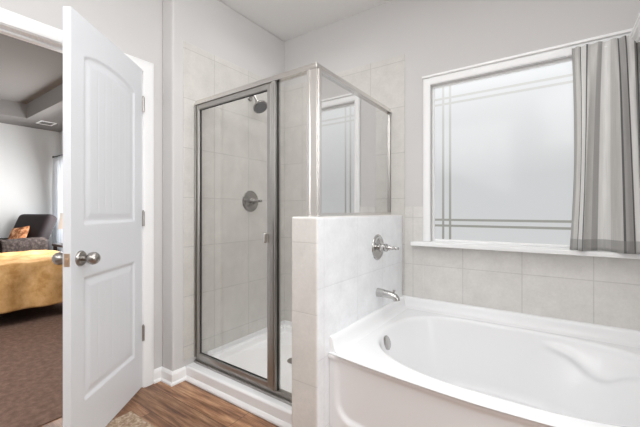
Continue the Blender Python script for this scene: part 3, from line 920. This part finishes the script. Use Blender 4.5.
# ================================================================== RUG
bm = BM()
box(bm, -1.930, -1.35, -0.05, 0.930, 0.0005, 0.011)
bmesh.ops.rotate(bm, verts=bm.verts, cent=(-1.93, 0.93, 0), matrix=Matrix.Rotation(math.radians(0.5), 3, 'Z'))
rug = obj('bath_rug', bm, RUG, None, bev=0.005, seg=3)
tag(rug, 'small mottled beige rug on the wood floor beside the open door', 'rug')

# ================================================================== VANITY LIGHTS (mirrored in the frosted glass)
for k, xc in enumerate((-0.92, 0.22)):
    t = thing('bathroom_light', ('three-bulb vanity light bar over the wall opposite the tub, farther from the corner' if k else 'three-bulb vanity light bar over the wall opposite the tub, nearer the open door'), 'light fixture', (xc, -1.1, 2.12), 0, 'vanity light bars')
    obj('back_plate', B(xc - 0.36, xc + 0.36, -1.0995, -1.075, 2.08, 2.16), NICKEL, t, bev=0.006)
    for dx in (-0.27, 0, 0.27):
        bm = BM(); lathe(bm, (xc + dx, -1.075, 2.12), (0, 1, 0), [(0, 0), (0, 0.022), (0.03, 0.018), (0.032, 0.0)], 16)
        s_ = obj('socket', bm, NICKEL, t, smooth=40)
        bm = BM(); lathe(bm, (xc + dx, -1.0425, 2.12), (0, 1, 0), [(0, 0), (0.0, 0.015), (0.015, 0.030), (0.035, 0.040), (0.055, 0.036), (0.07, 0.02), (0.075, 0)], 20)
        obj('bulb', bm, BULB, s_, smooth=60)

# ================================================================== BEDROOM
bed = thing('bed', 'bed under a wrinkled mustard yellow bedspread seen through the doorway', 'bed', (-4.95, 0.52, 0.004))
bx0, bx1, by0, by1 = -5.58, -4.32, -0.40, 1.58
obj('mattress', B(bx0 + 0.03, bx1 - 0.03, by0 + 0.03, by1 - 0.03, 0.26, 0.57), plain('mattress_ticking', srgb(225, 222, 215), 0.9), bed, bev=0.04, seg=3)
obj('bed_base', B(bx0 + 0.05, bx1 - 0.05, by0 + 0.05, by1 - 0.05, 0.16, 0.26), DARKWOOD, bed, bev=0.01)
for x in (bx0 + 0.1, bx1 - 0.1):
    for y in (by0 + 0.1, by1 - 0.1):
        obj('leg', B(x - 0.03, x + 0.03, y - 0.03, y + 0.03, 0.004, 0.16), DARKWOOD, bed, bev=0.004)
# bedspread: a drape with crumpled sides
bm = BM()
def spread_pt(u, v):
    # u,v in metres from the bed centre, along the cloth; beyond the edge it hangs
    hx, hy_ = (bx1 - bx0) / 2, (by1 - by0) / 2
    drop = 0.0
    x, y = u, v
    ex = max(0.0, abs(u) - hx); ey = max(0.0, abs(v) - hy_)
    drop = max(ex, ey)
    if ex > 0: x = math.copysign(hx + 0.018 * math.sin(min(1, ex / 0.06) * PI / 2) + 0.02 * ex, u)
    if ey > 0: y = math.copysign(hy_ + 0.018 * math.sin(min(1, ey / 0.06) * PI / 2) + 0.02 * ey, v)
    wr = 0.007 * math.sin(9 * u + 4 * math.sin(3 * v)) * math.sin(7 * v + 2.5 * math.sin(4 * u)) + 0.007 * math.sin(23 * v + 9 * u)
    fold = 0.018 * sstep(0.02, 0.25, drop) * math.sin(17 * (v if ex >= ey else u) + 3 * math.sin(2 * drop + u))
    z = 0.598 - max(0.0, drop - 0.02) + (wr if drop == 0 else 0.3 * wr)
    x += fold * (1 if ex >= ey and ex > 0 else 0) * (1 if u > 0 else -1)
    y += fold * (1 if ey > ex else 0) * (1 if v > 0 else -1)
    z += 0.006 * math.sin(6 * (v if ex >= ey else u) + 1.0) * sstep(0.2, 0.45, drop)
    return (-4.95 + x, 0.59 + y, z)
D = 0.462
nu, nv = 110, 140
hx, hy_ = (bx1 - bx0) / 2, (by1 - by0) / 2
g = {}
for i in range(nu + 1):
    for j in range(nv + 1):
        g[i, j] = bm.verts.new(spread_pt(-(hx + D) + 2 * (hx + D) * i / nu, -(hy_ + D) + 2 * (hy_ + D) * j / nv))
for i in range(nu):
    for j in range(nv): bm.faces.new((g[i, j], g[i + 1, j], g[i + 1, j + 1], g[i, j + 1]))
bs = obj('bedspread', bm, QUILT, bed, smooth=180)
so = bs.modifiers.new('thickness', 'SOLIDIFY'); so.thickness = 0.012; so.offset = 1

# ---- recliner armchair (faces local +x, near arm is +y)
CA = math.radians(-72)
ch_loc = (-6.46, 1.33, 0.004)
ch = thing('armchair', 'dark leather recliner armchair behind the mustard bed', 'armchair', ch_loc, CA)
bm = BM(); rbox(bm, 0.0, 0, 0.20, 0.74, 0.80, 0.26, 0.03)
obj('base', bm, LEATHER, ch, local=True, smooth=50)
bm = BM(); rbox(bm, 0.06, 0, 0.40, 0.62, 0.52, 0.17, 0.06, seg=5)
obj('seat_cushion', bm, LEATHER, ch, local=True, smooth=50)
ry = Matrix.Rotation(math.radians(-23), 4, 'Y')
bm = BM(); rbox(bm, -0.34, 0, 0.72, 0.18, 0.68, 0.74, 0.07, ry, 5)
obj('backrest', bm, LEATHER, ch, local=True, smooth=50)
for s in (1, -1):
    bm = BM(); rbox(bm, 0.02, s * 0.345, 0.405, 0.80, 0.16, 0.61, 0.06, seg=5)
    obj('armrest', bm, LEATHER, ch, local=True, smooth=50)
for sx_ in (-0.3, 0.3):
    for sy_ in (-0.32, 0.32):
        bm = BM(); lathe(bm, (sx_, sy_, 0.0), (0, 0, 1), [(0, 0), (0, 0.02), (0.075, 0.025), (0.075, 0)], 12)
        obj('foot', bm, DARKWOOD, ch, local=True)
def ch_w(x, y, z):
    c, s = math.cos(CA), math.sin(CA)
    return Vector((ch_loc[0] + c * x - s * y, ch_loc[1] + s * x + c * y, ch_loc[2] + z))
# knitted throw over the near arm
bm = BM()
sec = []
pr = [(0.437, 0.32), (0.440, 0.48), (0.438, 0.63), (0.425, 0.692), (0.395, 0.721), (0.345, 0.726), (0.296, 0.721), (0.262, 0.695), (0.250, 0.63), (0.250, 0.57)]
nxs = 26
gg = []
for i in range(nxs + 1):
    x = -0.30 + 0.56 * i / nxs
    row = []
    for k, (y, z) in enumerate(pr):
        w_ = 0.006 * math.sin(14 * x + k) + 0.004 * math.sin(31 * x)
        row.append(bm.verts.new((x, y + (abs(w_) if k < 4 else 0 if k < 7 else -abs(w_) * 0), z + (abs(w_) if 3 < k < 7 else 0) + (0.02 * math.sin(9 * x) if k == 0 else 0))))
    gg.append(row)
for a, b in zip(gg, gg[1:]):
    for k in range(len(pr) - 1): bm.faces.new((a[k], b[k], b[k + 1], a[k + 1]))
th = obj('throw_blanket', bm, KNIT, None, smooth=180)
th.location = ch_loc; th.rotation_euler = (0, 0, CA)
so = th.modifiers.new('thickness', 'SOLIDIFY'); so.thickness = 0.008; so.offset = 1
tag(th, 'grey brown knitted throw draped over the near arm of leather armchair', 'blanket')
# cushion leaning on the backrest
bm = BM()
n = 22; S = 0.16
for side in (1, -1):
    g = [[bm.verts.new((side * 0.055 * ((1 - (2 * i / n - 1) ** 4) * (1 - (2 * j / n - 1) ** 4)) ** 0.6,
                        (2 * i / n - 1) * S * (1 - 0.07 * (1 - (2 * j / n - 1) ** 2)), (2 * j / n - 1) * S * (1 - 0.07 * (1 - (2 * i / n - 1) ** 2)))) for j in range(n + 1)] for i in range(n + 1)]
    for i in range(n):
        for j in range(n): bm.faces.new((g[i][j], g[i + 1][j], g[i + 1][j + 1], g[i][j + 1]))
bmesh.ops.remove_doubles(bm, verts=bm.verts, dist=1e-5)
pc = obj('throw_cushion', bm, CUSHION_FAB, None, smooth=180)
pc.matrix_world = Matrix.Translation(ch_w(-0.17, 0.03, 0.74)) @ Matrix.Rotation(CA, 4, 'Z') @ Matrix.Rotation(math.radians(-24), 4, 'Y') @ Matrix.Rotation(math.radians(8), 4, 'X')
tag(pc, 'rust and tan patterned cushion leaning on the dark leather armchair', 'cushion')

# ---- side table and lamp
tb = thing('side_table', 'small dark side table between the armchair and the bed', 'table', (-5.50, 1.84, 0.004))
obj('tabletop', B(-5.70, -5.30, 1.68, 2.04, 0.64, 0.672), DARKWOOD, tb, bev=0.004)
for x in (-5.67, -5.33):
    for y in (1.71, 2.01):
        obj('leg', B(x - 0.018, x + 0.018, y - 0.018, y + 0.018, 0.004, 0.64), DARKWOOD, tb, bev=0.003)
obj('lower_shelf', B(-5.66, -5.34, 1.72, 2.00, 0.20, 0.22), DARKWOOD, tb, bev=0.003)
lm = thing('table_lamp', 'white shaded table lamp on the dark side table', 'lamp', (-5.575, 1.82, 0.672))
bm = BM(); lathe(bm, (-5.575, 1.82, 0.672), (0, 0, 1), [(0, 0), (0, 0.05), (0.012, 0.05), (0.02, 0.02), (0.06, 0.03), (0.10, 0.035), (0.15, 0.02), (0.19, 0.010), (0.24, 0.008), (0.24, 0.0)], 24)
obj('lamp_base', bm, DARKWOOD, lm, smooth=50)
bm = BM(); lathe(bm, (-5.575, 1.82, 0.88), (0, 0, 1), [(0, 0.105), (0.22, 0.075), (0.22, 0.073), (0.0, 0.103), (0, 0.105)], 28)
obj('lamp_shade', bm, SHADE, lm, smooth=50)

# ---- bedroom curtain and rod
bc = cloth('bedroom_curtain', SHEER, -6.97, -6.42, 2.085, 0.02, 2.03, 6, 0.032, ncol=160, nrow=24, seed=5)
tag(bc, 'white floor length curtain at the far corner of the bedroom', 'curtain')
br = thing('bedroom_curtain_rod', 'dark rod holding the white bedroom curtain', 'curtain rod', (-5.9, 2.085, 2.045))
bm = BM(); tube(bm, [(-7.0, 2.085, 2.045), (-4.8, 2.085, 2.045)], 0.010, 12)
obj('rod', bm, DARKWOOD, br, smooth=40)
for x in (-6.99, -4.81):
    bm = BM(); lathe(bm, (x - 0.02, 2.085, 2.045), (1, 0, 0), [(0, 0), (0.004, 0.016), (0.02, 0.022), (0.036, 0.016), (0.04, 0)], 16)
    obj('finial', bm, DARKWOOD, br, smooth=50)
    obj('bracket', B(x + (0.05 if x < -6 else -0.06), x + (0.06 if x < -6 else -0.05), 2.085, BY1, 2.036, 2.052), DARKWOOD, br)

# ---- ceiling vent
vt = thing('ceiling_vent', 'small slatted air vent in the bedroom ceiling border', 'vent', (-6.48, 1.84, SZ))
bm = BM()
vx0, vx1, vy0, vy1 = -6.60, -6.36, 1.74, 1.94
box(bm, vx0, vx0 + 0.02, vy0, vy1, SZ - 0.010, SZ - 0.0005); box(bm, vx1 - 0.02, vx1, vy0, vy1, SZ - 0.010, SZ - 0.0005)
box(bm, vx0 + 0.02, vx1 - 0.02, vy0, vy0 + 0.02, SZ - 0.010, SZ - 0.0005); box(bm, vx0 + 0.02, vx1 - 0.02, vy1 - 0.02, vy1, SZ - 0.010, SZ - 0.0005)
obj('vent_frame', bm, TRIM, vt)
bm = BM()
for k in range(9):
    x = vx0 + 0.028 + k * 0.0225
    box(bm, x, x + 0.010, vy0 + 0.02, vy1 - 0.02, SZ - 0.007, SZ - 0.003)
box(bm, vx0 + 0.02, vx1 - 0.02, vy0 + 0.02, vy1 - 0.02, SZ - 0.0028, SZ - 0.0008)
obj('vent_slats', bm, plain('vent_grey', srgb(120, 118, 116), 0.6), vt)
